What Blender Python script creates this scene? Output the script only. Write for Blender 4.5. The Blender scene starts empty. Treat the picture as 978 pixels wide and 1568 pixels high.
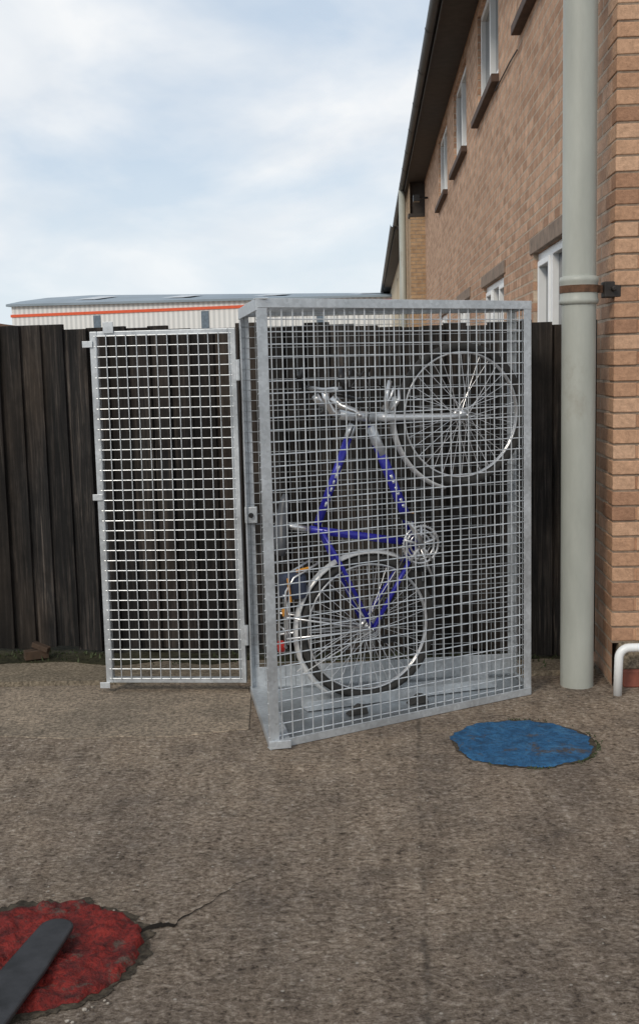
import bpy, bmesh, math, random
from mathutils import Matrix, Vector, noise
random.seed(7)
sc=bpy.context.scene
col=sc.collection
# ---------------------------------------------------------------- helpers
def empty(name):
    e=bpy.data.objects.new(name,None); col.objects.link(e); return e
def obj(name,bm,mat,parent=None,smooth=False,bevel=0):
    me=bpy.data.meshes.new(name); bm.normal_update(); bm.to_mesh(me); bm.free()
    o=bpy.data.objects.new(name,me); col.objects.link(o)
    if mat: me.materials.append(mat)
    if parent: o.parent=parent
    if smooth:
        for p in me.polygons: p.use_smooth=True
    if bevel:
        m=o.modifiers.new('b','BEVEL'); m.width=bevel; m.segments=2; m.limit_method='ANGLE'
    return o
def V(*a): return Vector(a)
def tube(bm,p1,p2,r,r2=None,n=8,cap=True):
    p1=Vector(p1);p2=Vector(p2); r2=r if r2 is None else r2
    d=(p2-p1).normalized(); a=d.orthogonal().normalized()
    if abs(d.z)>.99: a=V(1,0,0); 
    b=d.cross(a).normalized(); a=b.cross(d).normalized()
    A=[];B=[]
    for i in range(n):
        t=2*math.pi*i/n+.39; c=a*math.cos(t)+b*math.sin(t)
        A.append(bm.verts.new(p1+c*r)); B.append(bm.verts.new(p2+c*r2))
    for i in range(n):
        j=(i+1)%n; bm.faces.new((A[i],A[j],B[j],B[i]))
    if cap:
        bm.faces.new(A[::-1]); bm.faces.new(B)
def path(bm,pts,r,n=8,closed=False):
    pts=[Vector(p) for p in pts]; N=len(pts); rings=[]; prev=None
    for k,p in enumerate(pts):
        if closed: d=(pts[(k+1)%N]-pts[k-1]).normalized()
        else: d=(pts[min(k+1,N-1)]-pts[max(k-1,0)]).normalized()
        a=prev-d*prev.dot(d) if prev is not None else d.orthogonal()
        a.normalize(); prev=a; b=d.cross(a)
        rr=r[k] if isinstance(r,(list,tuple)) else r
        rings.append([bm.verts.new(p+(a*math.cos(2*math.pi*i/n)+b*math.sin(2*math.pi*i/n))*rr) for i in range(n)])
    M=N if closed else N-1
    for k in range(M):
        A=rings[k];B=rings[(k+1)%N]
        off=0
        if closed and k==N-1:
            off=min(range(n),key=lambda o:(A[0].co-B[o].co).length)
        for i in range(n):
            bm.faces.new((A[i],A[(i+1)%n],B[(i+1+off)%n],B[(i+off)%n]))
    if not closed:
        bm.faces.new(rings[0][::-1]); bm.faces.new(rings[-1])
def prism(bm,p1,p2,u,w,ou,ow):
    p1=Vector(p1);p2=Vector(p2);u=Vector(u).normalized();w=Vector(w).normalized()
    vs=[]
    for p in (p1,p2):
        for a,b in ((ou[0],ow[0]),(ou[1],ow[0]),(ou[1],ow[1]),(ou[0],ow[1])):
            vs.append(bm.verts.new(p+u*a+w*b))
    for f in ((3,2,1,0),(4,5,6,7),(0,1,5,4),(1,2,6,5),(2,3,7,6),(3,0,4,7)):
        bm.faces.new([vs[i] for i in f])
def box(bm,x0,x1,y0,y1,z0,z1,M=None,cl=None,rc=None):
    vs=[Vector(c) for c in ((x0,y0,z0),(x1,y0,z0),(x1,y1,z0),(x0,y1,z0),(x0,y0,z1),(x1,y0,z1),(x1,y1,z1),(x0,y1,z1))]
    if M: vs=[M@v for v in vs]
    vs=[bm.verts.new(v) for v in vs]
    for f in ((3,2,1,0),(4,5,6,7),(0,1,5,4),(1,2,6,5),(2,3,7,6),(3,0,4,7)):
        fc=bm.faces.new([vs[i] for i in f])
        if cl:
            for lp in fc.loops: lp[cl]=rc
def angle(bm,p1,p2,d1,d2,w=.05,t=.005):
    prism(bm,p1,p2,d1,d2,(0,w),(0,t)); prism(bm,p1,p2,d1,d2,(0,t),(t,w))
# ---------------------------------------------------------------- materials
class N:
    def __init__(s,name):
        s.m=bpy.data.materials.new(name); s.m.use_nodes=True; s.t=s.m.node_tree; s.b=s.t.nodes['Principled BSDF']
        s.tc=s.t.nodes.new('ShaderNodeTexCoord')
    def n(s,typ,**k):
        x=s.t.nodes.new('ShaderNode'+typ)
        for a,b in k.items(): setattr(x,a,b)
        return x
    def l(s,a,b): s.t.links.new(a,b)
    def mapv(s,scale=(1,1,1),rot=(0,0,0),loc=(0,0,0),src='Object'):
        m=s.n('Mapping'); m.inputs['Scale'].default_value=scale; m.inputs['Rotation'].default_value=rot; m.inputs['Location'].default_value=loc
        s.l(s.tc.outputs[src],m.inputs[0]); return m.outputs[0]
    def noise(s,vec,scale,detail=4,rough=.55,dist=0):
        x=s.n('TexNoise'); x.inputs['Scale'].default_value=scale; x.inputs['Detail'].default_value=detail; x.inputs['Roughness'].default_value=rough; x.inputs['Distortion'].default_value=dist
        s.l(vec,x.inputs['Vector']); return x.outputs['Fac']
    def ramp(s,fac,stops):
        r=s.n('ValToRGB'); e=r.color_ramp.elements
        while len(e)<len(stops): e.new(.5)
        for i,(p,c) in enumerate(stops):
            e[i].position=p; e[i].color=(c,c,c,1) if isinstance(c,(int,float)) else (*c,1)
        s.l(fac,r.inputs[0]); return r.outputs[0]
    def mix(s,fac,a,b,mode='MIX'):
        x=s.n('Mix',data_type='RGBA',blend_type=mode)
        for sock,v in ((x.inputs[0],fac),(x.inputs[6],a),(x.inputs[7],b)):
            if isinstance(v,(int,float)): sock.default_value=v
            elif isinstance(v,tuple): sock.default_value=(*v,1)
            else: s.l(v,sock)
        return x.outputs[2]
    def math(s,op,a,b=0.,c=0.):
        x=s.n('Math',operation=op)
        for i,v in enumerate((a,b,c)):
            if isinstance(v,(int,float)): x.inputs[i].default_value=v
            else: s.l(v,x.inputs[i])
        return x.outputs[0]
    def bump(s,h,strength=.3,dist=.01):
        b=s.n('Bump'); b.inputs['Strength'].default_value=strength; b.inputs['Distance'].default_value=dist
        s.l(h,b.inputs['Height']); s.l(b.outputs[0],s.b.inputs['Normal'])
    def col(s,c):
        if isinstance(c,tuple): s.b.inputs['Base Color'].default_value=(*c,1)
        else: s.l(c,s.b.inputs['Base Color'])
    def set(s,rough=.5,metal=0.,spec=.5):
        s.b.inputs['Roughness'].default_value=rough; s.b.inputs['Metallic'].default_value=metal; s.b.inputs['Specular IOR Level'].default_value=spec
def simple(name,c,rough=.5,metal=0.,var=.25,scale=8,spec=.5,bump=0):
    k=N(name); f=k.noise(k.mapv(),scale,5,.6)
    d=tuple(x*(1-var) for x in c); e=tuple(min(1,x*(1+var)) for x in c)
    k.col(k.ramp(f,[(.3,d),(.7,e)])); k.set(rough,metal,spec)
    if bump: k.bump(f,bump,.004)
    return k.m
def brick_mat(name,c1,c2,mort,dirt=.5):
    k=N(name); sep=k.n('SeparateXYZ'); k.l(k.tc.outputs['Object'],sep.inputs[0])
    cb=k.n('CombineXYZ'); k.l(sep.outputs[0],cb.inputs[0]); k.l(sep.outputs[2],cb.inputs[1])
    b=k.n('TexBrick'); b.offset=.5
    b.inputs['Scale'].default_value=1; b.inputs['Brick Width'].default_value=.225; b.inputs['Row Height'].default_value=.075
    b.inputs['Mortar Size'].default_value=.0085; b.inputs['Mortar Smooth'].default_value=.25; b.inputs['Bias'].default_value=-.1
    b.inputs['Color1'].default_value=(*c1,1); b.inputs['Color2'].default_value=(*c2,1); b.inputs['Mortar'].default_value=(*mort,1)
    k.l(cb.outputs[0],b.inputs['Vector'])
    n1=k.noise(k.tc.outputs['Object'],55,5,.65); n2=k.noise(k.tc.outputs['Object'],.9,4,.6); n3=k.noise(k.tc.outputs['Object'],9,2,.5)
    c=k.mix(1.,b.outputs['Color'],k.ramp(n1,[(.25,.70),(.7,1.14)]),'MULTIPLY')
    c=k.mix(1.,c,k.ramp(n3,[(.3,(.78,.74,.72)),(.7,(1.12,1.10,1.06))]),'MULTIPLY')
    c=k.mix(dirt,c,k.ramp(n2,[(.3,(.70,.68,.68)),(.65,(1.05,1.05,1.05))]),'MULTIPLY')
    k.col(c); k.set(.9,0,.2)
    h=k.math('ADD',k.math('MULTIPLY',b.outputs['Fac'],-1.),k.math('MULTIPLY',n1,.45))
    k.bump(h,.9,.010); return k.m
M_brick=brick_mat('brick_side',(.66,.43,.30),(.43,.26,.17),(.56,.46,.36),.5)
M_brickF=brick_mat('brick_front',(.56,.34,.22),(.43,.24,.15),(.30,.235,.18),.3)
M_brickT=brick_mat('brick_tan',(.56,.40,.25),(.44,.30,.18),(.42,.34,.26),.3)
k=N('quoin_brick'); at=k.n('Attribute',attribute_name='board'); sp=k.n('SeparateXYZ'); k.l(at.outputs['Color'],sp.inputs[0]); nq=k.noise(k.tc.outputs['Object'],45,6,.7)
c=k.ramp(sp.outputs[0],[(0,(.36,.20,.125)),(.5,(.53,.315,.195)),(1,(.62,.40,.265))]); k.col(k.mix(1.,c,k.ramp(nq,[(.3,.7),(.7,1.15)]),'MULTIPLY')); k.set(.9,0,.2); k.bump(nq,.7,.008); M_quoin=k.m
def galv(name,c,metal,rough):
    k=N(name); v=k.n('TexVoronoi'); v.inputs['Scale'].default_value=70; k.l(k.tc.outputs['Object'],v.inputs['Vector'])
    sp=k.n('SeparateXYZ'); k.l(v.outputs['Color'],sp.inputs[0])
    n=k.noise(k.tc.outputs['Object'],6,5,.6)
    a=k.ramp(sp.outputs[0],[(0,tuple(x*.82 for x in c)),(1,c)])
    k.col(k.mix(1.,a,k.ramp(n,[(.3,.78),(.7,1.1)]),'MULTIPLY'))
    k.set(rough,metal); k.l(k.ramp(n,[(.3,rough*.7),(.7,min(1,rough*1.3))]),k.b.inputs['Roughness'])
    return k.m
M_galv=galv('galvanised_steel',(.62,.65,.67),.55,.42)
M_wire=galv('galvanised_wire',(.70,.73,.75),.5,.4)
M_wireB=galv('galvanised_wire_darkened',(.48,.50,.51),.6,.45)  # same wire as front, darkened in colour so back and roof mesh recede
M_floor=galv('galvanised_sheet',(.50,.53,.55),.8,.33)
M_white=simple('white_upvc',(.84,.85,.84),.35,0,.04)
M_pipe=N('pipe_paint')
k=M_pipe; n=k.noise(k.mapv((1,1,.25)),7,6,.65); n2=k.noise(k.mapv((1,1,.6)),2.2,6,.75)
cc=k.ramp(n,[(.3,(.33,.34,.30)),(.7,(.43,.44,.39))]); cc=k.mix(k.ramp(n2,[(.58,0.),(.70,.5)]),cc,(.25,.22,.17)); k.col(cc); k.set(.45,0,.5); k.bump(n,.15,.004); M_pipe=k.m
M_black=simple('black_plastic',(.012,.012,.013),.38,0,.3)
M_gut=simple('gutter_black',(.014,.015,.017),.5,0,.4)
M_rubber=simple('tyre_rubber',(.05,.048,.045),.85,0,.3,20,.2)
M_alloy=simple('alloy',(.66,.66,.66),.28,.85,.08)
M_spoke=simple('spoke_steel',(.75,.75,.76),.3,.6,.08)
M_blue=simple('blue_frame_paint',(.024,.024,.32),.22,.1,.15,6)
M_silver=simple('silver_paint',(.62,.64,.66),.3,.4,.12)
M_mud=simple('mudguard_silver',(.62,.62,.61),.3,.2,.1)
M_yel=simple('amber_reflector',(.6,.25,.02),.3,0,.1)
M_redp=simple('red_reflector',(.4,.02,.015),.3,0,.1)
M_bag=simple('saddle_bag',(.03,.04,.07),.8,0,.4)
M_saddle=simple('saddle_vinyl',(.05,.053,.06),.4,0,.3)
M_rust=simple('rusty_metal',(.13,.065,.035),.8,.2,.5,25)
M_sill=simple('sill_tile',(.075,.045,.032),.75,0,.35,10)
M_lint=simple('lintel_brown',(.24,.175,.13),.85,0,.35,10)
M_soffit=simple('soffit',(.04,.032,.027),.7,0,.3)
M_tile=simple('roof_tile',(.06,.045,.04),.85,0,.4,5)
M_render=simple('cream_render',(.55,.47,.34),.9,0,.15,2)
k=N('window_glass'); k.col((.035,.045,.06)); k.set(.06,0,.8); M_glass=k.m
k=N('curtain'); k.col((.45,.45,.44)); k.set(.9); M_curt=k.m
k=N('black_stained_timber'); at=k.n('Attribute',attribute_name='board'); ad=k.n('VectorMath',operation='MULTIPLY_ADD'); k.l(at.outputs['Color'],ad.inputs[0]); ad.inputs[1].default_value=(9,9,9); k.l(k.mapv((20,20,.8)),ad.inputs[2])
nz=k.noise(ad.outputs[0],3,7,.68,.5); n2=k.noise(k.mapv((1.5,1.5,.5)),1.7,5,.6); n3=k.noise(k.mapv((2,2,1.1)),2.5,6,.7,.3)
sp=k.n('SeparateXYZ'); k.l(at.outputs['Color'],sp.inputs[0])
c=k.ramp(nz,[(.32,(.004,.0038,.004)),(.50,(.013,.0118,.011)),(.62,(.042,.035,.030)),(.76,(.12,.105,.092))])
c=k.mix(k.ramp(n2,[(.45,0.),(.72,.6)]),c,(.042,.030,.021))
c=k.mix(1.,c,k.ramp(n3,[(.35,.55),(.65,1.35)]),'MULTIPLY')
c=k.mix(1.,c,k.ramp(sp.outputs[0],[(0,.45),(1,1.6)]),'MULTIPLY'); k.col(c); k.set(.7,0,.22); k.bump(nz,.7,.006); M_fence=k.m
# concrete ground
k=N('tamped_concrete'); o=k.tc.outputs['Object']
sep=k.n('SeparateXYZ'); k.l(o,sep.inputs[0]); X,Y=sep.outputs[0],sep.outputs[1]
sideL=k.math('SUBTRACT',X,k.math('MULTIPLY_ADD',Y,.0807,.029))
strk=k.noise(k.mapv((15,2.2,1),(0,0,.14)),1,5,.65,.8)
lump=k.noise(k.mapv((33,50,1),(0,0,.35)),1,3,.6,1.2)
lump2=k.noise(o,52,6,.78)
fine=k.noise(o,220,3,.6)
big=k.noise(o,.85,5,.6); med=k.noise(o,3.6,7,.7)
h=k.math('ADD',k.math('MULTIPLY',strk,.30),k.math('MULTIPLY',lump,.72))
h=k.math('ADD',h,k.math('MULTIPLY',lump2,1.0))
h=k.math('ADD',h,k.math('MULTIPLY',fine,.25))
c=k.ramp(k.math('MULTIPLY',h,.44),[(.40,(.075,.058,.045)),(.455,(.205,.165,.128)),(.52,(.335,.28,.222)),(.60,(.56,.50,.43))])
c=k.mix(1.,c,k.ramp(med,[(.30,(.62,.62,.64)),(.5,(1.,.99,.98)),(.7,(1.18,1.15,1.12))]),'MULTIPLY')
c=k.mix(1.,c,k.ramp(big,[(.3,(.78,.77,.78)),(.7,(1.18,1.14,1.08))]),'MULTIPLY')
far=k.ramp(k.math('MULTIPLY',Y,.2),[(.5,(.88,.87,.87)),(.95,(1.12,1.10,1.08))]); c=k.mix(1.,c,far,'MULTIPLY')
vor=k.n('TexVoronoi'); vor.inputs['Scale'].default_value=40; k.l(o,vor.inputs['Vector'])
peb=k.ramp(vor.outputs['Distance'],[(.12,1.),(.24,0.)]); vs=k.n('SeparateXYZ'); k.l(vor.outputs['Color'],vs.inputs[0])
peb=k.math('MULTIPLY',peb,k.ramp(vs.outputs[0],[(.84,0.),(.89,.75)]))
c=k.mix(peb,c,k.ramp(vs.outputs[1],[(.3,(.16,.13,.11)),(.5,(.60,.55,.48))]))
seam=k.ramp(k.math('ABSOLUTE',k.math('ADD',sideL,k.math('MULTIPLY',k.math('SUBTRACT',k.noise(o,9,4),.5),.04))),[(.003,.55),(.014,0.)])
seam=k.math('MULTIPLY',seam,k.ramp(k.noise(o,4,3),[(.4,.15),(.6,1.)]))
c=k.mix(seam,c,(.06,.05,.04))
k.col(c); k.set(.9,0,.25); k.bump(k.math('SUBTRACT',h,k.math('MULTIPLY',seam,1.)),1.,.022); M_ground=k.m
def concrete(name,c,sc_=60,b=.6):
    k=N(name); o=k.tc.outputs['Object']; a=k.noise(o,sc_,6,.75); m=k.noise(o,2.5,6,.65)
    d=k.ramp(a,[(.36,tuple(x*.42 for x in c)),(.5,c),(.66,tuple(x*1.7 for x in c))])
    k.col(k.mix(1.,d,k.ramp(m,[(.3,(.65,.66,.66)),(.7,(1.15,1.12,1.08))]),'MULTIPLY')); k.set(.92,0,.2); k.bump(a,b,.010); return k.m
M_apron=concrete('concrete_smooth',(.30,.245,.188),60,1.)
M_kerb=concrete('concrete_kerb',(.23,.19,.14),60)
M_moss=concrete('moss',(.042,.040,.022),45,1.)
M_dirt=concrete('dirt',(.075,.062,.046),40,1.)
def painted(name,c,dk,hl):
    k=N(name); o=k.tc.outputs['Object']; a=k.noise(o,16,6,.65,.6); b=k.noise(o,60,4,.7); w=k.noise(o,7,7,.78,.3)
    cc=k.ramp(a,[(.32,dk),(.5,c),(.7,hl)])
    cc=k.mix(k.ramp(b,[(.38,.7),(.52,0.)]),cc,dk)
    cc=k.mix(k.ramp(w,[(.55,0.),(.62,.9)]),cc,(.085,.068,.052)); k.col(cc); k.set(.6,0,.3); 
    k.bump(k.math('ADD',a,k.math('MULTIPLY',b,.6)),1.,.018); return k.m
M_red=painted('red_paint',(.19,.013,.009),(.045,.006,.005),(.27,.024,.016))
M_bluep=painted('blue_paint',(.026,.125,.27),(.014,.055,.12),(.055,.18,.33))
M_dark=N('crack'); M_dark.col((.018,.015,.012)); M_dark.set(.95,0,.1); M_dark=M_dark.m
# ---------------------------------------------------------------- world / sun / camera
w=bpy.data.worlds.new("World"); sc.world=w; w.use_nodes=True; t=w.node_tree
bg=t.nodes['Background']; bg.inputs[1].default_value=.1
def wn(ty,**k):
    x=t.nodes.new('ShaderNode'+ty)
    for a,b in k.items(): setattr(x,a,b)
    return x
sky=wn('TexSky',sky_type='NISHITA'); sky.sun_disc=False; sky.sun_elevation=math.radians(36); sky.sun_rotation=math.radians(212)
tc=wn('TexCoord'); sp=wn('SeparateXYZ'); t.links.new(tc.outputs['Generated'],sp.inputs[0])
def wm(op,a,b):
    x=wn('Math',operation=op)
    for i,v in enumerate((a,b)):
        if isinstance(v,(int,float)): x.inputs[i].default_value=v
        else: t.links.new(v,x.inputs[i])
    return x.outputs[0]
den=wm('ADD',wm('MAXIMUM',sp.outputs[2],0.),.22)
cb=wn('CombineXYZ'); t.links.new(wm('DIVIDE',sp.outputs[0],den),cb.inputs[0]); t.links.new(wm('DIVIDE',sp.outputs[1],den),cb.inputs[1])
mp=wn('Mapping'); mp.inputs['Scale'].default_value=(1.0,.75,1); mp.inputs['Rotation'].default_value=(0,0,.5); mp.inputs['Location'].default_value=(3.1,1.7,0); t.links.new(cb.outputs[0],mp.inputs[0])
def wnoise(scale,detail,rough,dist,loc=0):
    n=wn('TexNoise'); n.inputs['Scale'].default_value=scale; n.inputs['Detail'].default_value=detail; n.inputs['Roughness'].default_value=rough; n.inputs['Distortion'].default_value=dist
    t.links.new(mp.outputs[0],n.inputs['Vector']); return n.outputs['Fac']
def wramp(f,stops):
    r=wn('ValToRGB'); e=r.color_ramp.elements
    while len(e)<len(stops): e.new(.5)
    for i,(p,c) in enumerate(stops): e[i].position=p; e[i].color=(*c,1) if isinstance(c,tuple) else (c,c,c,1)
    t.links.new(f,r.inputs[0]); return r.outputs[0]
blue=wn('Mix',data_type='RGBA'); blue.inputs[0].default_value=.7; t.links.new(sky.outputs[0],blue.inputs[6]); blue.inputs[7].default_value=(5.9,7.3,8.9,1)
mask=wramp(wnoise(1.7,6,.52,.25),[(.38,.20),(.60,1.)])
shade=wramp(wnoise(2.6,5,.5,.3),[(.35,(7.3,7.9,8.6)),(.6,(9.2,9.4,9.6))])
mx=wn('Mix',data_type='RGBA'); t.links.new(mask,mx.inputs[0]); t.links.new(blue.outputs[2],mx.inputs[6]); t.links.new(shade,mx.inputs[7])
hz=wramp(sp.outputs[2],[(.0,.75),(.20,0.)])
mx2=wn('Mix',data_type='RGBA'); t.links.new(hz,mx2.inputs[0]); t.links.new(mx.outputs[2],mx2.inputs[6]); mx2.inputs[7].default_value=(8.5,9.2,9.6,1)
t.links.new(mx2.outputs[2],bg.inputs[0])
sd=bpy.data.lights.new('sun','SUN'); sd.energy=1.5; sd.angle=math.radians(12); sd.color=(1,.91,.79)
so=bpy.data.objects.new('sun',sd); col.objects.link(so)
so.rotation_euler=Vector((-.43,-.69,.59)).to_track_quat('Z','Y').to_euler()
cd=bpy.data.cameras.new('camera'); cam=bpy.data.objects.new('camera',cd); col.objects.link(cam); sc.camera=cam
cd.sensor_fit='VERTICAL'; cd.sensor_height=36; cd.lens=36*1720/1567; cd.clip_end=500; cd.clip_start=.05
R=Matrix.Rotation(math.radians(82.6),4,'X')@Matrix.Rotation(-0.024,4,'Z')
cam.matrix_world=Matrix.Translation((0,0,1.61))@R
sc.view_settings.view_transform='Standard'
# ---------------------------------------------------------------- ground
bm=bmesh.new(); vs=[bm.verts.new(p) for p in ((-150,-60,0),(150,-60,0),(150,300,0),(-150,300,0))]; bm.faces.new(vs); obj('ground',bm,M_ground)
def ragged_strip(name,pts_front,pts_back,z,mat,jit=.012,th=.0):
    bm=bmesh.new(); n=260; 
    def lerp(pts,tt):
        L=len(pts)-1; i=min(int(tt*L),L-1); f=tt*L-i; return Vector(pts[i]).lerp(Vector(pts[i+1]),f)
    F=[];B=[];D=[]
    for i in range(n+1):
        a=lerp(pts_front,i/n); b=lerp(pts_back,i/n)
        j=noise.noise(Vector((a.x*4,3.3,z)))*jit+noise.noise(Vector((a.x*30,1.3,z)))*min(jit*.4,.012)
        F.append(bm.verts.new((a.x,a.y+j,z))); B.append(bm.verts.new((b.x,b.y,z)))
        D.append(bm.verts.new((a.x,a.y+j-.004,0.001)))
    for i in range(n):
        bm.faces.new((F[i],F[i+1],B[i+1],B[i])); bm.faces.new((D[i],D[i+1],F[i+1],F[i]))
    return obj(name,bm,mat)
ragged_strip('concrete_apron',[(-6,4.86),(-1.4,4.84),(-.8,4.79),(-.34,4.86)],[(-6,5.64),(-.5,5.64),(-.38,5.5),(-.36,5.4)],.006,M_apron,.03)
ragged_strip('concrete_kerb',[(-6,5.70),(-1.2,5.64),(0,5.64),(1.40,5.62)],[(-6,7.0),(-3,6.8),(0,6.4),(1.4,6.3)],.03,M_kerb,.010)
ragged_strip('moss_strip',[(-6,6.16),(-3,6.04),(-1,5.96),(1.40,5.82)],[(-6,6.9),(-3,6.6),(0,6.3),(1.4,6.0)],.034,M_moss,.10)
def manhole(name,cx,cy,r,mat,amp,zt,seed,rimw=.05,edge=1.):
    e=empty(name)
    bm=bmesh.new(); nr,na=30,160; rows=[]
    c=bm.verts.new((cx,cy,zt))
    for i in range(1,nr+1):
        row=[]
        for j in range(na):
            a=2*math.pi*j/na; ir=noise.noise(Vector((math.cos(a)*2.2,math.sin(a)*2.2,seed)))*.05+noise.noise(Vector((math.cos(a)*9,math.sin(a)*9,seed)))*.022+noise.noise(Vector((math.cos(a)*25,math.sin(a)*25,seed)))*.016
            rr=r*(i/nr)*(1+edge*ir*(i/nr)*2); x=cx+rr*math.cos(a); y=cy+rr*math.sin(a)
            z=zt+noise.fractal(Vector((x*13,y*13,seed)),.6,2.1,4)*amp
            if i==nr: z=.004
            row.append(bm.verts.new((x,y,z)))
        rows.append(row)
    for j in range(na): bm.faces.new((c,rows[0][j],rows[0][(j+1)%na]))
    for i in range(nr-1):
        for j in range(na): bm.faces.new((rows[i][j],rows[i+1][j],rows[i+1][(j+1)%na],rows[i][(j+1)%na]))
    obj('cover',bm,mat,e,True)
    bm=bmesh.new(); A=[];B=[]
    for j in range(na):
        a=2*math.pi*j/na; v=Vector((math.cos(a),math.sin(a),0)); ir=noise.noise(v*5+V(0,0,seed+3))+.6*noise.noise(v*17+V(0,0,seed+3))
        A.append(bm.verts.new(V(cx,cy,.003)+v*r*.8)); B.append(bm.verts.new(V(cx,cy,.003)+v*r*(1.0+rimw+ir*rimw*2.0)))
    for j in range(na): bm.faces.new((A[j],B[j],B[(j+1)%na],A[(j+1)%na]))
    obj('joint_dirt',bm,M_dirt,e)
manhole('blue_manhole_cover',.84,4.605,.295,M_bluep,.002,.008,1.7,.022)
manhole('red_manhole_cover',-.83,2.95,.302,M_red,.016,.016,5.2,.065)
bm=bmesh.new(); pts=[(-.56,3.06,.02),(-.50,3.10,.030),(-.455,3.10,.016),(-.42,3.16,.007),(-.36,3.23,.005),(-.31,3.32,.004),(-.26,3.38,.003),(-.20,3.42,.002)]
P=[]
for i in range(len(pts)-1):
    for s in range(5):
        a=Vector(pts[i]).lerp(Vector(pts[i+1]),s/5); a.x+=random.uniform(-.006,.006); a.y+=random.uniform(-.006,.006); P.append(a)
for i in range(len(P)-1):
    a,b=P[i],P[i+1]; wa,wb=a.z*.5,b.z*.5
    bm.faces.new([bm.verts.new(q) for q in ((a.x,a.y-wa,.0035),(b.x,b.y-wb,.0035),(b.x,b.y+wb,.0035),(a.x,a.y+wa,.0035))])
obj('concrete_crack',bm,M_dark)
bm=bmesh.new(); ax=V(-.765,3.05,0); d=(V(-.885,2.40,0)-ax).normalized(); q=V(-d.y,d.x,0)
n=10
outline=[]
for i in range(n+1):
    a=math.pi*i/n; outline.append((.045-.045*math.sin(a)*1.0, .050*math.cos(a)))
outline=[(.62,.072)]+[(.25,.060)]+outline+[(.25,-.060),(.62,-.072)]
def pz(s): return .034+max(0,(.18-s))*.06
top=[bm.verts.new(ax+d*s+q*w_+V(0,0,pz(s)+.014)) for s,w_ in outline]; bot=[bm.verts.new(ax+d*s+q*w_+V(0,0,pz(s))) for s,w_ in outline]
bm.faces.new(top); bm.faces.new(bot[::-1])
for i in range(len(top)): j=(i+1)%len(top); bm.faces.new((bot[i],bot[j],top[j],top[i]))
bmesh.ops.recalc_face_normals(bm,faces=bm.faces)
obj('black_plank',bm,simple('black_board',(.018,.018,.02),.5,0,.7,14,.5,.5),None,False,.006)
bm=bmesh.new()
for i in range(120):
    x=random.uniform(-1.6,1.3); y=random.uniform(2.5,5.6); s=random.uniform(.002,.005)
    if i<6: x,y,s=(-.62+random.uniform(-.05,.05),2.66+random.uniform(-.05,.05),random.uniform(.004,.008))
    Mx=Matrix.Translation((x,y,s*.4+.004))@Matrix.Rotation(random.random()*3,4,'Z')@Matrix.Diagonal((s,s*random.uniform(.6,1),s*.6,1))
    bmesh.ops.create_icosphere(bm,subdivisions=1,radius=1,matrix=Mx)
obj('loose_gravel',bm,simple('pebble',(.36,.32,.27),.85,0,.5,40))
# ---------------------------------------------------------------- fence
def fline(x): return 5.888-.124*(x-1.40)
fe=empty('timber_fence'); bm=bmesh.new(); cl=bm.loops.layers.float_color.new('board'); x=-5.2
while x<1.36:
    wdt=random.uniform(.105,.135); y=fline(x); top=1.855+random.uniform(-.016,.016)-.018*max(0,x+1.6)
    tw=random.uniform(-.008,.010); lean=random.uniform(-.006,.006)
    a=V(x,y,0); u=V(1,-.124,0).normalized(); nn=V(-.124,-1,0).normalized()
    z0=.055+random.uniform(-.02,.02)
    vs=[]
    for z in (z0,top):
        for uu,dd in ((0,.010+tw),(wdt+.010,.034+tw),(wdt+.010,.0),(0,.0)):
            vs.append(bm.verts.new(a+u*(uu+(lean if z==top else 0))+nn*dd+V(0,0,z)))
    rc=(random.random(),random.random(),random.random(),1)
    for f in ((3,2,1,0),(4,5,6,7),(0,1,5,4),(1,2,6,5),(2,3,7,6),(3,0,4,7)):
        fc=bm.faces.new([vs[q] for q in f])
        for lp in fc.loops: lp[cl]=rc
    x+=wdt
obj('feather_edge_boards',bm,M_fence,fe,False,.0015)
bm=bmesh.new()
for z in (.3,1.0,1.6): prism(bm,(-5.2,fline(-5.2),z),(1.38,fline(1.38),z),(0,1,0),(0,0,1),(.005,.05),(0,.08))
for px in (-4.6,-2.8,-1.0,.8): box(bm,px,px+.1,fline(px)+.03,fline(px)+.13,0,1.78)
obj('rails_and_posts',bm,M_fence,fe)
bm=bmesh.new(); Mx=Matrix.Translation((-1.58,6.08,.04))@Matrix.Rotation(.4,4,'Z'); box(bm,-.07,.06,-.03,.03,0,.05,Mx)
Mx=Matrix.Translation((-1.56,6.08,.09))@Matrix.Rotation(-.3,4,'Z')@Matrix.Rotation(.3,4,'Y'); box(bm,-.05,.05,-.02,.02,0,.03,Mx)
obj('wood_offcut',bm,simple('old_wood',(.06,.035,.02),.85,0,.4,20),None,False,.004)
bm=bmesh.new()
for i in range(900):
    x=random.uniform(-4,1.3); f=random.random(); y=fline(x)-.03-f*f*.25
    if noise.noise(V(x*3,y*3,1))<-.05: continue
    hgt=random.uniform(.008,.03); a=random.random()*6.28; dx,dy=math.cos(a)*.006,math.sin(a)*.006; l=V(random.uniform(-.012,.012),random.uniform(-.012,.012),hgt)
    p=V(x,y,.034); bm.faces.new([bm.verts.new(p+V(dx,dy,0)),bm.verts.new(p-V(dx,dy,0)),bm.verts.new(p+l)])
for i in range(260):
    a=random.uniform(-2.2,1.6); r=.305+random.uniform(0,.03)*random.random(); x=.84+r*math.cos(a); y=4.605+r*math.sin(a)
    if noise.noise(V(x*9,y*9,4))<0: continue
    aa=random.random()*6.28; dx,dy=math.cos(aa)*.005,math.sin(aa)*.005; p=V(x,y,.003)
    bm.faces.new([bm.verts.new(p+V(dx,dy,0)),bm.verts.new(p-V(dx,dy,0)),bm.verts.new(p+V(random.uniform(-.008,.008),random.uniform(-.008,.008),random.uniform(.004,.012)))])
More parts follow.
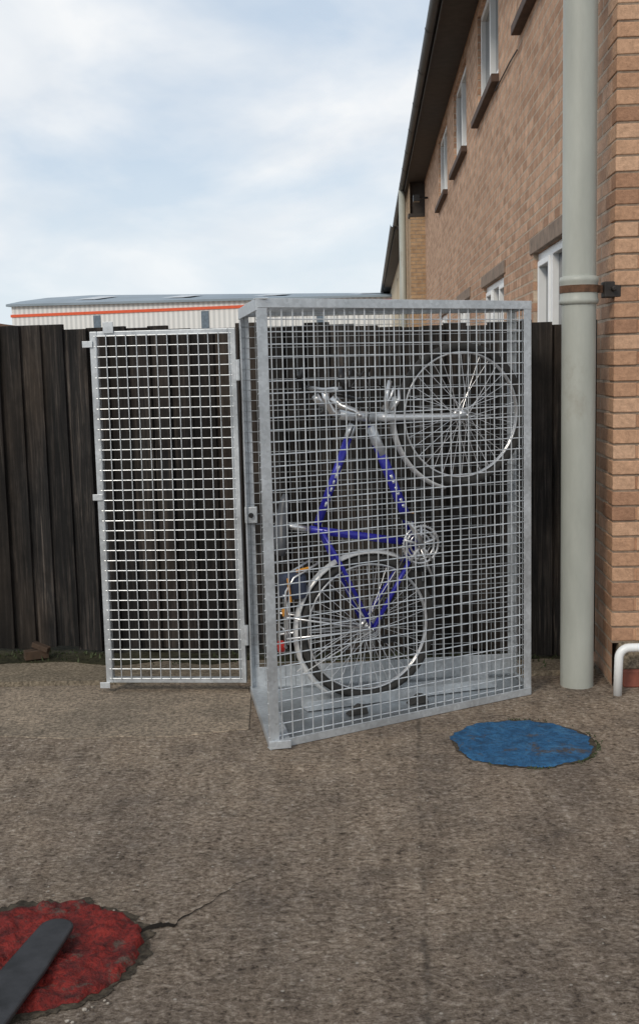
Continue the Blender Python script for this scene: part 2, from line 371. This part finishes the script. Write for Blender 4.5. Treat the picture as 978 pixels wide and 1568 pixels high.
obj('weeds',bm,simple('weed_leaf',(.045,.06,.02),.8,0,.4,20))
# ---------------------------------------------------------------- brick building
K=.0472; X0=1.171
wd=V(K,1,0).normalized(); wn_=V(-1,K,0).normalized()
def wallP(y): return V(X0+K*y,y,0)
C0=wallP(5.417)
def wall_obj(name,origin,along,outward,length,z0,z1,openings,mat,parent,reveal=.09):
    M=Matrix((( along.x,-outward.x,0,origin.x),(along.y,-outward.y,0,origin.y),(0,0,1,0),(0,0,0,1)))
    xs=sorted({0,length}|{o[0] for o in openings}|{o[1] for o in openings}); zs=sorted({z0,z1}|{o[2] for o in openings}|{o[3] for o in openings})
    bm=bmesh.new()
    def q(*p): bm.faces.new([bm.verts.new(a) for a in p])
    for i in range(len(xs)-1):
        for j in range(len(zs)-1):
            cx=(xs[i]+xs[i+1])/2; cz=(zs[j]+zs[j+1])/2
            if any(o[0]<cx<o[1] and o[2]<cz<o[3] for o in openings): continue
            q((xs[i],0,zs[j]),(xs[i+1],0,zs[j]),(xs[i+1],0,zs[j+1]),(xs[i],0,zs[j+1]))
    for a,b,c,d in openings:
        r=reveal
        q((a,0,c),(a,0,d),(a,r,d),(a,r,c)); q((b,0,c),(b,r,c),(b,r,d),(b,0,d)); q((a,0,d),(b,0,d),(b,r,d),(a,r,d)); q((a,0,c),(a,r,c),(b,r,c),(b,0,c))
    o=obj(name,bm,mat); o.parent=parent; o.matrix_world=M
    return M
hb=empty('brick_building')
L=23.3-5.417
def S(y): return (y-5.417)*1.0011
ops=[]; lo=[(6.35,8.12),(9.88,11.65),(13.2,14.9),(17,18.7)]; up=[(6.95,8.75),(10.25,12.1),(13.5,15.4),(16.75,18.7)]
for a,b in lo: ops.append((S(a),S(b),1.15,2.36))
for a,b in up: ops.append((S(a),S(b),4.10,5.12))
MW=wall_obj('side_wall',C0,wd,wn_,L,0,5.3,ops,M_brick,hb)
bmF=bmesh.new();bmG=bmesh.new();bmS=bmesh.new();bmL=bmesh.new();bmC=bmesh.new()
for (a,b,c,d) in ops:
    fw=.06; y0,y1=.035,.10
    nm=3 if c<3 else 2
    box(bmF,a+.002,b-.002,y0,y1,c+.002,c+fw,MW); box(bmF,a+.002,b-.002,y0,y1,d-fw,d-.002,MW)
    for kx in range(nm+1):
        xx=a+.002+(b-a-fw-.004)*kx/nm; box(bmF,xx,xx+fw,y0-.003,y1,c+fw,d-fw,MW)
    for kx in (0,2) if nm==3 else (0,):
        x1=a+(b-a-fw)*kx/nm+fw; x2=a+(b-a-fw)*(kx+1)/nm
        for q in ((x1+.002,x1+.045,c+fw,d-fw),(x2-.045,x2-.002,c+fw,d-fw),(x1+.045,x2-.045,c+fw,c+fw+.04),(x1+.045,x2-.045,d-fw-.04,d-fw)):
            box(bmF,q[0],q[1],y0-.015,y1,q[2],q[3],MW)
    box(bmG,a+.01,b-.01,.075,.08,c+.01,d-.01,MW)
    box(bmC,a+.01,a+(b-a)*.25,.084,.089,c+.01,d-.01,MW)
    if c>3: box(bmS,a-.06,b+.06,-.07,.03,c-.07,c+.001,MW)
    else:
        box(bmF,a-.04,b+.04,-.05,.03,c-.04,c+.001,MW); box(bmL,a-.12,b+.12,-.012,.03,d,d+.11,MW)
obj('window_frames',bmF,M_white,hb,False,.004); obj('window_glass',bmG,M_glass,hb); obj('upper_sills',bmS,M_sill,hb,False,.006); obj('lintels',bmL,M_lint,hb,False,.004); obj('curtains',bmC,M_curt,hb)
gd=V(1,-K,0).normalized(); gn=V(-K,-1,0).normalized()
wall_obj('front_wall',C0,gd,gn,8,.22,7.5,[],M_brickF,hb)
bm=bmesh.new(); MF=Matrix(((gd.x,-gn.x,0,C0.x),(gd.y,-gn.y,0,C0.y),(0,0,1,0),(0,0,0,1)))
box(bm,.03,8,-.02,.3,.09,.225,MF); obj('plinth',bm,M_kerb,hb,False,.01)
bm=bmesh.new(); box(bm,.05,8,-.035,.3,0,.09,MF); obj('plinth_red',bm,simple('red_plinth',(.22,.07,.045),.85,0,.35,12,bump=.4),hb,False,.01)
bm=bmesh.new(); cl=bm.loops.layers.float_color.new('board')
for r in range(3,84):
    z=r*.075; even=r%2==0; fx=.215 if even else .1025; sx=.1025 if even else .215; z0,z1=z+.005,z+.070
    p=random.uniform(.003,.008); rc=(random.random(),random.random(),random.random(),1)
    box(bm,-p,fx,-p,sx,z0,z1,MF,cl,rc)
    xx=fx+.010
    while xx<.8:
        rc=(random.random(),random.random(),random.random(),1); p=random.uniform(.003,.008)
        box(bm,xx,xx+.215,-p,.02,z0,z1,MF,cl,rc); xx+=.225
obj('front_bricks',bm,M_quoin,hb,False,.004)
bm=bmesh.new()
box(bm,-.05,25.1,-.36,.02,5.245,5.26,MW); box(bm,-.05,25.1,-.375,-.36,5.20,5.36,MW)
obj('soffit_fascia',bm,M_soffit,hb)
def half_gutter(bm,s0,s1,yc,zc,r,M):
    n=10; prof=[]
    for i in range(n+1):
        a=math.pi+math.pi*i/n; prof.append((yc+r*math.cos(a),zc+r*math.sin(a)))
    for i in range(n,-1,-1):
        a=math.pi+math.pi*i/n; prof.append((yc+(r-.006)*math.cos(a),zc+(r-.006)*math.sin(a)))
    A=[bm.verts.new(M@V(s0,p[0],p[1])) for p in prof]; B=[bm.verts.new(M@V(s1,p[0],p[1])) for p in prof]
    for i in range(len(prof)): j=(i+1)%len(prof); bm.faces.new((A[i],A[j],B[j],B[i]))
bm=bmesh.new(); half_gutter(bm,-.1,25.2,-.425,5.30,.062,MW)
s=.4
while s<25: half_gutter(bm,s,s+.05,-.425,5.30,.067,MW); s+=1.8
bmesh.ops.recalc_face_normals(bm,faces=bm.faces); obj('gutter',bm,M_gut,hb,True).modifiers.new('e','EDGE_SPLIT')
bm=bmesh.new()
vs=[bm.verts.new(MW@V(*p)) for p in ((-.1,-.39,5.36),(25.1,-.39,5.36),(25.1,4.5,8.6),(-.1,4.5,8.6),(25.1,9,5.37),(-.1,9,5.37))]
bm.faces.new((vs[0],vs[1],vs[2],vs[3])); bm.faces.new((vs[3],vs[2],vs[4],vs[5])); obj('roof',bm,M_tile,hb)
wall_obj('wing_front',MW@V(L,-.30,0),gd,gn,.6,0,4.55,[],M_brickT,hb)
wall_obj('wing_side',MW@V(L,-.30,0),wd,wn_,7.3,0,5.24,[],M_brickT,hb)
bm=bmesh.new(); box(bm,L-.01,L+.3,-.33,.02,4.55,4.62,MW); box(bm,L+.1,L+.3,-.3,.02,4.62,5.24,MW); obj('wing_head',bm,M_soffit,hb)
bm=bmesh.new(); tube(bm,MW@V(L+1.2,-.42,5.26),MW@V(L+1.2,-.42,0),.075,n=12); obj('far_downpipe',bm,M_pipe,hb,True)
bm=bmesh.new(); tube(bm,MW@V(L-1.2,0,4.75),MW@V(L-1.2,-.18,4.75),.02); box(bm,L-1.3,L-1.12,-.28,-.16,4.68,4.80,MW); obj('security_light',bm,M_black,hb)
bm=bmesh.new(); path(bm,[MW@V(S(8.9),-.012,3.95),MW@V(S(9.3),-.014,3.97),MW@V(S(10.4),-.012,4.0)],.006,6); obj('cable',bm,M_soffit,hb)
# near drain pipe
dp=empty('drain_pipe'); bm=bmesh.new(); px,py=1.262,5.455
tube(bm,(px,py,0),(px,py,1.90),.081,n=40); tube(bm,(px,py,1.90),(px,py,7.5),.079,n=40); obj('pipe',bm,M_pipe,dp,True).modifiers.new('e','EDGE_SPLIT')
bm=bmesh.new()
path(bm,[(px,py,1.87+z) for z in (0,.004,.02,.03,.10,.11,.13,.134)],[.080,.090,.093,.088,.088,.093,.090,.079],n=40); obj('socket_collar',bm,M_pipe,dp,True)
bm=bmesh.new(); path(bm,[(px,py,z) for z in (1.925,1.926,1.96,1.961)],[.085,.0915,.0915,.085],n=40)
box(bm,px+.07,px+.20,py-.012,py+.012,1.925,1.96); obj('strap',bm,M_rust,dp)
bm=bmesh.new(); box(bm,px+.11,px+.19,py-.045,py+.02,1.90,1.975); tube(bm,(px+.15,py-.04,1.94),(px+.15,py-.075,1.94),.012); obj('bracket',bm,simple('bracket_dark',(.03,.025,.022),.6,.3,.4,20),dp,False,.006)
bm=bmesh.new(); pts=[(2.2,5.24,.240),(1.60,5.26,.235),(1.47,5.265,.233)]
for i in range(1,7):
    a=math.pi/2*i/6; pts.append((1.47-.05*math.sin(a),5.265,.183+.05*math.cos(a)))
pts.append((1.415,5.265,.0)); path(bm,pts,.021,n=14); obj('waste_pipe',bm,M_white,None,True)
# ---------------------------------------------------------------- farther house row
fh=empty('terraced_house'); L2=28
O2=V(1.10+K*31,31,0); M2=wall_obj('side_wall',O2,wd,wn_,L2,0,5.25,[(4,5.3,3.6,4.8),(11,12.3,3.6,4.8)],M_render,fh)
bm=bmesh.new(); box(bm,-.0,L2,-.34,.02,5.2,5.36,M2); obj('eaves',bm,M_soffit,fh)
bm=bmesh.new(); half_gutter(bm,-.1,L2,-.40,5.33,.075,M2); obj('gutter',bm,M_gut,fh)
bm=bmesh.new(); vs=[bm.verts.new(M2@V(*p)) for p in ((-.1,-.4,5.37),(L2,-.4,5.37),(L2,4,8.2),(-.1,4,8.2))]; bm.faces.new(vs); obj('roof',bm,M_tile,fh)
bm=bmesh.new()
for a,b in ((4,5.3),(11,12.3)): box(bm,a,b,.05,.1,3.6,4.8,M2)
obj('windows',bm,M_glass,fh)
# ---------------------------------------------------------------- warehouse
wh=empty('warehouse'); 
k=N('corrugated_cladding'); wv=k.n('TexWave'); wv.inputs['Scale'].default_value=1.2; k.l(k.tc.outputs['Object'],wv.inputs['Vector']); k.col(k.ramp(wv.outputs['Fac'],[(.2,(.58,.59,.58)),(.8,(.76,.76,.74))])); k.set(.5); M_clad=k.m
M_stripe=simple('orange_stripe',(.70,.10,.03),.5,0,.1); M_wroof=simple('metal_roof',(.24,.29,.33),.5,.2,.15,.4); M_slate=simple('grey_blue',(.12,.16,.2),.5)
W0=V(-15.9,60,0); W1=V(12,51,0); wa=(W1-W0).normalized(); wo=V(wa.y,-wa.x,0); MWh=Matrix(((wa.x,-wo.x,0,W0.x),(wa.y,-wo.y,0,W0.y),(0,0,1,0),(0,0,0,1))); LW=(W1-W0).length
pl=[(-.2,5.08),(-.2,5.2),(1.2,5.42),(4,5.75),(9,6.15),(15,6.2),(30,5.0)]
pr=[(-.2,4.62),(-.2,4.7),(1.2,4.78),(4,4.90),(9,5.15),(15,5.15),(30,4.0)]
bm=bmesh.new()
vs=[bm.verts.new(MWh@V(*p)) for p in ((0,0,0),(LW,0,0),(LW,0,4.65),(0,0,5.1),(0,30,0),(LW,30,0),(LW,30,4.0),(0,30,5.0))]
for f in ((0,1,2,3),(1,5,6,2),(5,4,7,6),(4,0,3,7)): bm.faces.new([vs[i] for i in f])
obj('walls',bm,M_clad,wh)
bm=bmesh.new(); box(bm,-.05,LW,-.05,0,4.52,4.66,MWh); obj('stripe',bm,M_stripe,wh)
bm=bmesh.new()
for s in range(0,int(LW),6): box(bm,s+4.8,s+5.2,-.04,0,2.2,4.45,MWh)
obj('strip_windows',bm,M_slate,wh)
bm=bmesh.new()
A=[bm.verts.new(MWh@V(-.2,p[0],p[1])) for p in pl]; B=[bm.verts.new(MWh@V(LW,p[0],p[1])) for p in pr]
for i in range(len(pl)-1): bm.faces.new((A[i],B[i],B[i+1],A[i+1]))
bm.faces.new(A); obj('roof',bm,M_wroof,wh)
bm=bmesh.new()
def rz(s,i): f=(s+.2)/(LW+.2); return pl[i][1]*(1-f)+pr[i][1]*f+.04
for s in range(3,int(LW),5): 
    vs=[bm.verts.new(MWh@V(*p)) for p in ((s,1.3,rz(s,2)),(s+1.2,1.3,rz(s+1.2,2)),(s+1.2,4,rz(s+1.2,3)),(s,4,rz(s,3)))]; bm.faces.new(vs)
obj('rooflights',bm,simple('rooflight',(.5,.52,.54),.4),wh)
sh=empty('garden_shed'); bm=bmesh.new(); box(bm,-6,-3.35,12,15,0,2.08); obj('walls',bm,M_tile,sh)
bm=bmesh.new(); vs=[bm.verts.new(p) for p in ((-6,11.8,2.55),(-3.1,11.8,2.10),(-3.1,15.2,2.10),(-6,15.2,2.55),(-6,11.8,2.49),(-3.1,11.8,2.04),(-3.1,15.2,2.04),(-6,15.2,2.49))]
for f in ((0,1,2,3),(7,6,5,4),(4,5,1,0),(5,6,2,1),(6,7,3,2),(7,4,0,3)): bm.faces.new([vs[i] for i in f])
obj('roof',bm,simple('shed_roof',(.13,.08,.055),.9),sh)
# ---------------------------------------------------------------- bicycle cage
cg=empty('bicycle_cage')
A=V(-.232,4.590,0);B=V(-.362,5.44,0);C=V(1.007,5.306,0);D=V(.976,5.60,0); HT=1.885
def panel(bm,P,Q,z0,z1,inset,r=.0026,pitch=.05):
    d=(Q-P); L=d.length; d.normalize(); nn=V(-d.y,d.x,0)
    m=int((L-.02)/pitch); st=(L-m*pitch)/2
    jz=lambda: V(random.uniform(-.0012,.0012),random.uniform(-.0012,.0012),0)
    for i in range(m+1):
        p=P+d*(st+i*pitch)+nn*inset; tube(bm,p+V(0,0,z0)+jz(),p+V(0,0,z1)+jz(),r,n=6,cap=False)
    kz=int((z1-z0)/pitch); sz=(z1-z0-kz*pitch)/2
    for i in range(kz+1):
        z=z0+sz+i*pitch; tube(bm,P+nn*(inset+2*r*.85)+V(0,0,z+random.uniform(-.001,.001)),Q+nn*(inset+2*r*.85)+V(0,0,z+random.uniform(-.001,.001)),r,n=6,cap=False)
def U(a,b): return (b-a).normalized()
Z=V(0,0,1)
bm=bmesh.new()
for P,a,b in ((A,C,B),(C,A,D),(D,C,B),(B,A,D)): 
    angle(bm,P,P+Z*HT,U(P,a),U(P,b),.046 if P is not D else .035,.005)
for P,Q,X in ((A,C,B),(C,D,A),(D,B,A)):
    nrm=(X-P)-U(P,Q)*(X-P).dot(U(P,Q)); nrm.normalize()
    e0=P+U(P,Q)*.003; e1=Q-U(P,Q)*.003
    angle(bm,e0-nrm*.002+Z*(HT+.002),e1-nrm*.002+Z*(HT+.002),-Z,nrm,.038,.005)
    angle(bm,e0-nrm*.002+Z*.002,e1-nrm*.002+Z*.002,Z,nrm,.036 ,.005)
nrm=(C-A)-U(A,B)*(C-A).dot(U(A,B)); nrm.normalize()
angle(bm,A+Z*(HT+.003)-nrm*.003,B+Z*(HT+.003)-nrm*.003,-Z,nrm,.05,.005)
obj('angle_frame',bm,M_galv,cg,False,.0015)
bm=bmesh.new()
prism(bm,A+Z*.004,B+Z*.004,nrm,Z,(-.004,.09),(0,.035))
nb=V(-(D-B).y,(D-B).x,0).normalized()
prism(bm,B+Z*.05-nb*.012,D+Z*.05-nb*.012,nb,Z,(0,.004),(-.02,.085))
obj('sill_and_kick_plate',bm,M_galv,cg,False,.002)
bm=bmesh.new()
cen=(A+B+C+D)/4
vs=[bm.verts.new(P+(cen-P)*.02+Z*.022) for P in (A,C,D,B)]; bm.faces.new(vs); obj('floor_plate',bm,M_floor,cg)
bm=bmesh.new(); panel(bm,A,C,.03,HT-.01,.008,.0028); obj('front_mesh',bm,M_wire,cg)
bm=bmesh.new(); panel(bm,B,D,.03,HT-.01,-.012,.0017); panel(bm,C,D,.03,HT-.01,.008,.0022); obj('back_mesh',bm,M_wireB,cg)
bm=bmesh.new()
n_=27
for i in range(1,n_):
    f=i/n_; p=A.lerp(C,f); q=B.lerp(D,f); tube(bm,p+Z*(HT-.012),q+Z*(HT-.012),.0022,n=6,cap=False)
for i in range(1,17):
    f=i/17; p=A.lerp(B,f); q=C.lerp(D,f); tube(bm,p+Z*(HT-.017),q+Z*(HT-.017),.0022,n=6,cap=False)
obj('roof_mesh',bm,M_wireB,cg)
O=V(-.30,5.01,0); BD=V(1.29,.45,0).normalized(); BN=V(-BD.y,BD.x,0)
def bp(s,z,n=0): return O+BD*s+BN*n+V(0,0,z)
bm=bmesh.new()
prism(bm,bp(.22,.026),bp(1.2,.026),BN,Z,(-.045,-.041),(0,.045)); prism(bm,bp(.22,.026),bp(1.2,.026),BN,Z,(.041,.045),(0,.045)); prism(bm,bp(.22,.024),bp(1.2,.024),BN,Z,(-.041,.041),(0,.003))
obj('wheel_channel',bm,M_galv,cg,False,.001)
bm=bmesh.new()
for s,nn_ in ((.42,-.16),(.74,-.12)):
    Mx=Matrix.Translation(bp(s,.024,nn_))@Matrix(((BD.x,BN.x,0,0),(BD.y,BN.y,0,0),(0,0,1,0),(0,0,0,1)))
    vs=[bm.verts.new(Mx@V(*p)) for p in ((-.05,-.025,0),(.05,-.025,0),(.05,.025,0),(-.05,.025,0),(.01,-.025,.042),(.04,-.025,.035),(.04,.025,.035),(.01,.025,.042))]
    for f in ((3,2,1,0),(4,5,6,7),(0,1,5,4),(1,2,6,5),(2,3,7,6),(3,0,4,7)): bm.faces.new([vs[i] for i in f])
obj('wheel_blocks',bm,M_rubber,cg,False,.004)
bm=bmesh.new()
box(bm,B.x+.0,B.x+.06,B.y-.03,B.y-.008,.86,.94); box(bm,A.x+.01,A.x+.03,A.y+.03,A.y+.07,.86,.92)
obj('lock_plate',bm,M_galv,cg,False,.003)
bm=bmesh.new(); tube(bm,(B.x+.03,B.y-.045,.90),(B.x+.03,B.y-.0,.90),.012,n=16); obj('lock_hole',bm,M_black,cg)
# gate
ga=empty('cage_gate'); G1=V(-.382,5.435,0); G0=V(-1.09,5.50,0); gdv=U(G0,G1); gnn=V(-gdv.y,gdv.x,0)
bm=bmesh.new(); w_=.036
zb,zt=.055,1.80
for P in (G0,G1-gdv*w_): prism(bm,P+Z*zb,P+Z*zt,gdv,gnn,(0,w_),(0,w_))
for z in (zb,zt-.026): prism(bm,G0+gdv*w_+Z*z,G1-gdv*w_+Z*z,gdv.cross(gnn),gnn,(0,.026),(.001,w_-.001)) 
obj('gate_frame',bm,M_galv,ga,False,.003)
bm=bmesh.new(); panel(bm,G0+gdv*.02,G1-gdv*.02,zb+.02,zt-.02,-.004,.0026); obj('gate_mesh',bm,M_wire,ga)
bm=bmesh.new()
for P,z in ((G0-gdv*.035,zt-.075),(G0-gdv*.02,.98),(G0-gdv*.03,.03)): prism(bm,P+Z*z,P+Z*(z+.03),gdv,gnn,(0,.05),(-.01,-.004))
prism(bm,G0+gdv*.07+Z*(zt-.01),G0+gdv*.07+Z*(zt+.045),gdv,gnn,(0,.05),(-.008,-.002))
for z in (.25,1.55): tube(bm,G1+gdv*.008+Z*z-gnn*.004,G1+gdv*.008+Z*(z+.1)-gnn*.004,.011,n=12)
obj('tabs_and_hinges',bm,M_wire,ga,False,.001)
# ---------------------------------------------------------------- bicycle
bk=empty('bicycle')
def circ(c,r,n=72,off=0,a0=0,a1=2*math.pi,full=True):
    m=n if full else n+1
    return [bp(c[0]+r*math.cos(a0+(a1-a0)*i/n),c[1]+r*math.sin(a0+(a1-a0)*i/n),off) for i in range(m)]
RW=(.545,.385); FW=(1.04,1.365)
def wheel(nm,c,R):
    bm=bmesh.new(); path(bm,circ(c,R-.020),.020,10,True); obj(nm+'_tyre',bm,M_rubber,bk,True)
    bm=bmesh.new(); path(bm,circ(c,R-.045,off=.006),.006,8,True); path(bm,circ(c,R-.045,off=-.006),.006,8,True); obj(nm+'_rim',bm,M_alloy,bk,True)
    bm=bmesh.new()
    for i in range(36):
        a=2*math.pi*i/36; side=(-1)**i*.03; ha=a+(.9 if (i//2)%2 else -.9)
        tube(bm,bp(c[0]+.022*math.cos(ha),c[1]+.022*math.sin(ha),side),bp(c[0]+(R-.048)*math.cos(a),c[1]+(R-.048)*math.sin(a),0),.0014,n=5,cap=False)
    obj(nm+'_spokes',bm,M_spoke,bk)
    bm=bmesh.new(); tube(bm,bp(*c,-.05),bp(*c,.05),.016,n=16)
    for s in (-.032,.030): tube(bm,bp(*c,s),bp(*c,s+.003),.026,n=20)
    tube(bm,bp(*c,-.075),bp(*c,.075),.006,n=8); obj(nm+'_hub',bm,M_alloy,bk,True)
wheel('rear_wheel',RW,.345); wheel('front_wheel',FW,.34)
BB=(.80,.765)
bm=bmesh.new()
tube(bm,bp(.575,1.33),bp(*BB),.0235,n=16); tube(bm,bp(.49,1.34),bp(.305,.885),.0185,n=16); tube(bm,bp(.27,.868),bp(*BB),.0185,n=16)
for s in (-1,1):
    path(bm,[bp(.32,.862,.016*s),bp(.40,.70,.045*s),bp(*RW,.065*s)],.010,10)
    path(bm,[bp(.79,.745,.018*s),bp(.70,.62,.045*s),bp(*RW,.065*s)],.011,10)
tube(bm,bp(*BB,-.036),bp(*BB,.036),.024,n=18); tube(bm,bp(.44,1.385),bp(.585,1.37),.0215,n=18)
obj('frame',bm,M_blue,bk,True)
bm=bmesh.new()
tube(bm,bp(.575,1.33),bp(.630,1.195),.0242,n=16); tube(bm,bp(.49,1.34),bp(.465,1.28),.0192,n=16)
tube(bm,bp(.425,1.387),bp(.60,1.37),.0235,n=18)
for s in (-1,1):
    path(bm,[bp(.60,1.37,0),bp(.63,1.368,.05*s),bp(.68,1.367,.055*s),bp(.95,1.36,.055*s),bp(*FW,.055*s)],[.02,.018,.016,.012,.010],12)
tube(bm,bp(.63,1.368,-.06),bp(.63,1.368,.06),.019,n=14)
obj('fork_and_headset',bm,M_silver,bk,True)
bm=bmesh.new()
for (p0,p1,r,nn_) in (((.665,1.10),(.735,.93),.0235,6),((.415,1.155),(.335,.96),.0185,6)):
    for i in range(nn_):
        w1=random.uniform(.35,.75); f0=i/nn_; f1=(i+w1)/nn_; a=(p0[0]+(p1[0]-p0[0])*f0,p0[1]+(p1[1]-p0[1])*f0); b=(p0[0]+(p1[0]-p0[0])*f1,p0[1]+(p1[1]-p0[1])*f1)
        for s in (-1,1): tube(bm,bp(*a,s*(r*.60)),bp(*b,s*(r*.60)),r*.45,n=12)
obj('decals',bm,M_silver,bk,True)
bm=bmesh.new()
path(bm,[bp(.425,1.387),bp(.39,1.40),bp(.365,1.45),bp(.355,1.50)],[.018,.019,.017,.017],12)
path(bm,[bp(.36,1.50,-.28),bp(.352,1.505,-.15),bp(.35,1.50,-.03),bp(.35,1.50,.03),bp(.352,1.505,.15),bp(.36,1.50,.28)],.0125,12)
tube(bm,bp(.27,.868),bp(.15,.895),.0145,n=14)
obj('stem_bar_seatpost',bm,M_alloy,bk,True)
bm=bmesh.new()
for s in (-1,1):
    tube(bm,bp(.36,1.50,.17*s),bp(.362,1.50,.285*s),.0185,n=14)
    path(bm,[bp(.36,1.50,.285*s),bp(.33,1.55,.285*s),bp(.345,1.60,.26*s)],.014,10)
    path(bm,[bp(.36,1.49,.14*s),bp(.41,1.47,.15*s),bp(.44,1.46,.22*s),bp(.43,1.45,.28*s)],[.014,.009,.007,.006],10)
path(bm,[bp(.40,1.48,.14),bp(.52,1.60,.08),bp(.58,1.52,.02),bp(.56,1.40,-.03),bp(.53,1.2,-.028)],.0032,6)
path(bm,[bp(.40,1.48,-.14),bp(.50,1.58,-.12),bp(.62,1.50,-.06),bp(.65,1.42,-.03)],.0032,6)
path(bm,[bp(.40,1.48,-.13),bp(.46,1.62,-.10),bp(.56,1.60,-.05),bp(.50,1.38,-.03),bp(.45,1.26,-.026)],.0032,6)
obj('grips_bar_ends_cables',bm,M_black,bk,True)
bm=bmesh.new()
for s in (-1,1): path(bm,[bp(.35,1.47,.11*s),bp(.39,1.43,.13*s),bp(.43,1.41,.20*s),bp(.43,1.39,.25*s)],[.020,.016,.010,.008],10)
for s in (-1,1): path(bm,[bp(.66,1.40,.055*s),bp(.70,1.45,.05*s),bp(.71,1.50,.03*s)],[.01,.009,.007],8)
path(bm,[bp(.655,1.36,-.03),bp(.64,1.45,-.035),bp(.665,1.535,-.03)],.011,8)
obj('brake_levers',bm,M_alloy,bk,True)
bm=bmesh.new(); rings=[]; prof=[(-.135,.070,.026),(-.10,.078,.036),(-.05,.066,.036),(0,.042,.032),(.06,.026,.027),(.11,.02,.022),(.14,.010,.012)]
ua=(BD*.16+Z*.985).normalized(); ub=(BD*.985-Z*.16).normalized()
cs=bp(.135,.90)
for t_,wd_,th in prof:
    ring=[]
    for i in range(14):
        a=2*math.pi*i/14; ring.append(bm.verts.new(cs+ua*(t_)+BN*wd_*math.cos(a)+ub*(-th*math.sin(a)*(1 if math.sin(a)>0 else .9))))
    rings.append(ring)
for r0,r1 in zip(rings,rings[1:]):
    for i in range(14): bm.faces.new((r0[i],r0[(i+1)%14],r1[(i+1)%14],r1[i]))
bm.faces.new(rings[0][::-1]); bm.faces.new(rings[-1]); bmesh.ops.recalc_face_normals(bm,faces=bm.faces); obj('saddle',bm,M_saddle,bk,True)
bm=bmesh.new(); Mb=Matrix.Translation(bp(.20,.615))@Matrix(((BD.x,BN.x,0,0),(BD.y,BN.y,0,0),(0,0,1,0),(0,0,0,1))); box(bm,-.08,.035,-.05,.05,-.06,.06,Mb); obj('saddle_bag',bm,M_bag,bk,False,.02)
def mudguard(bm,c,R,a0,a1,n=26,w=.026):
    P=[]
    for i in range(n+1):
        a=a0+(a1-a0)*i/n; r1=[]
        for o_,dr in ((-w,-.012),(-w*.8,-.002),(0,.005),(w*.8,-.002),(w,-.012)): r1.append(bm.verts.new(bp(c[0]+(R+dr)*math.cos(a),c[1]+(R+dr)*math.sin(a),o_)))
        P.append(r1)
    for r0,r1 in zip(P,P[1:]):
        for i in range(4): bm.faces.new((r0[i],r0[i+1],r1[i+1],r1[i]))
bm=bmesh.new(); mudguard(bm,RW,.366,math.radians(62),math.radians(238)); mudguard(bm,FW,.360,math.radians(165),math.radians(255))
path(bm,[bp(.20,.20,.03),bp(.36,.29,.055),bp(*RW,.07)],.003,6); path(bm,[bp(.20,.20,-.03),bp(.36,.29,-.055),bp(*RW,-.07)],.003,6)
o=obj('mudguards',bm,M_mud,bk,True); s=o.modifiers.new('s','SOLIDIFY'); s.thickness=.002
bm=bmesh.new()
for s in (-.05,.05):
    path(bm,[bp(.29,.72,s),bp(.17,.66,s),bp(.13,.60,s),bp(.12,.34,s)],.0055,8)
    path(bm,[bp(.13,.48,s),bp(*RW,s*1.4)],.005,8); path(bm,[bp(.125,.38,s),bp(*RW,s*1.4)],.005,8); 
for z in (.34,.42,.5,.58): tube(bm,bp(.125,z,-.05),bp(.125,z,.05),.005)
tube(bm,bp(.15,.34,0),bp(.15,.62,0),.005)
path(bm,[bp(.80,.745,-.05),bp(.86,.60,-.05)],.006)
obj('rack',bm,M_alloy,bk,True)
bm=bmesh.new(); tube(bm,bp(.135,.50,-.03),bp(.12,.50,-.03),.02); tube(bm,bp(.18,.69,-.055),bp(.24,.70,-.055),.007); tube(bm,bp(.14,.66,-.055),bp(.15,.55,-.055),.006); tube(bm,bp(.715,.91,-.07),bp(.755,.915,-.07),.01); obj('amber_parts',bm,M_yel,bk)
bm=bmesh.new(); tube(bm,bp(.105,.335,0),bp(.125,.335,0),.028,n=16); obj('rear_reflector',bm,M_redp,bk)
bm=bmesh.new()
for R_,off in ((.088,-.052),(.070,-.046),(.05,-.042)):
    path(bm,circ(BB,R_,48,off),.0055,6,True)
    for i in range(5):
        a=2*math.pi*i/5+.3; tube(bm,bp(*BB,off),bp(BB[0]+R_*math.cos(a),BB[1]+R_*math.sin(a),off),.008)
for i in range(44):
    a=2*math.pi*i/44; tube(bm,bp(BB[0]+.09*math.cos(a),BB[1]+.09*math.sin(a),-.052),bp(BB[0]+.096*math.cos(a),BB[1]+.096*math.sin(a),-.052),.003,n=4)
tube(bm,bp(*BB,-.075),bp(*BB,.065),.012,n=12)
path(bm,[bp(*BB,-.07),bp(.715,.91,-.08)],[.014,.011],10); path(bm,[bp(*BB,.06),bp(.885,.62,.08)],[.014,.011],10)
for R_ in (.045,.036,.028): path(bm,circ(RW,R_,30,-.045-.1*(.045-R_)),.003,6,True)
obj('crankset_cassette',bm,M_alloy,bk,True)
bm=bmesh.new()
path(bm,[bp(.885,.80,-.05),bp(.70,.60,-.05),bp(.585,.39,-.046)],.004,6); path(bm,[bp(.72,.72,-.05),bp(.60,.52,-.047),bp(.50,.40,-.046)],.004,6)
for c,s in (((.715,.91),-1),((.885,.62),1)):
    Mp=Matrix.Translation(bp(*c,.12*s))@Matrix(((BD.x,BN.x,0,0),(BD.y,BN.y,0,0),(0,0,1,0),(0,0,0,1))); box(bm,-.03,.03,-.045,.045,-.012,.012,Mp)
tube(bm,bp(.60,.33,-.05),bp(.66,.33,-.05),.02)
obj('chain_pedals_derailleur',bm,M_black,bk)
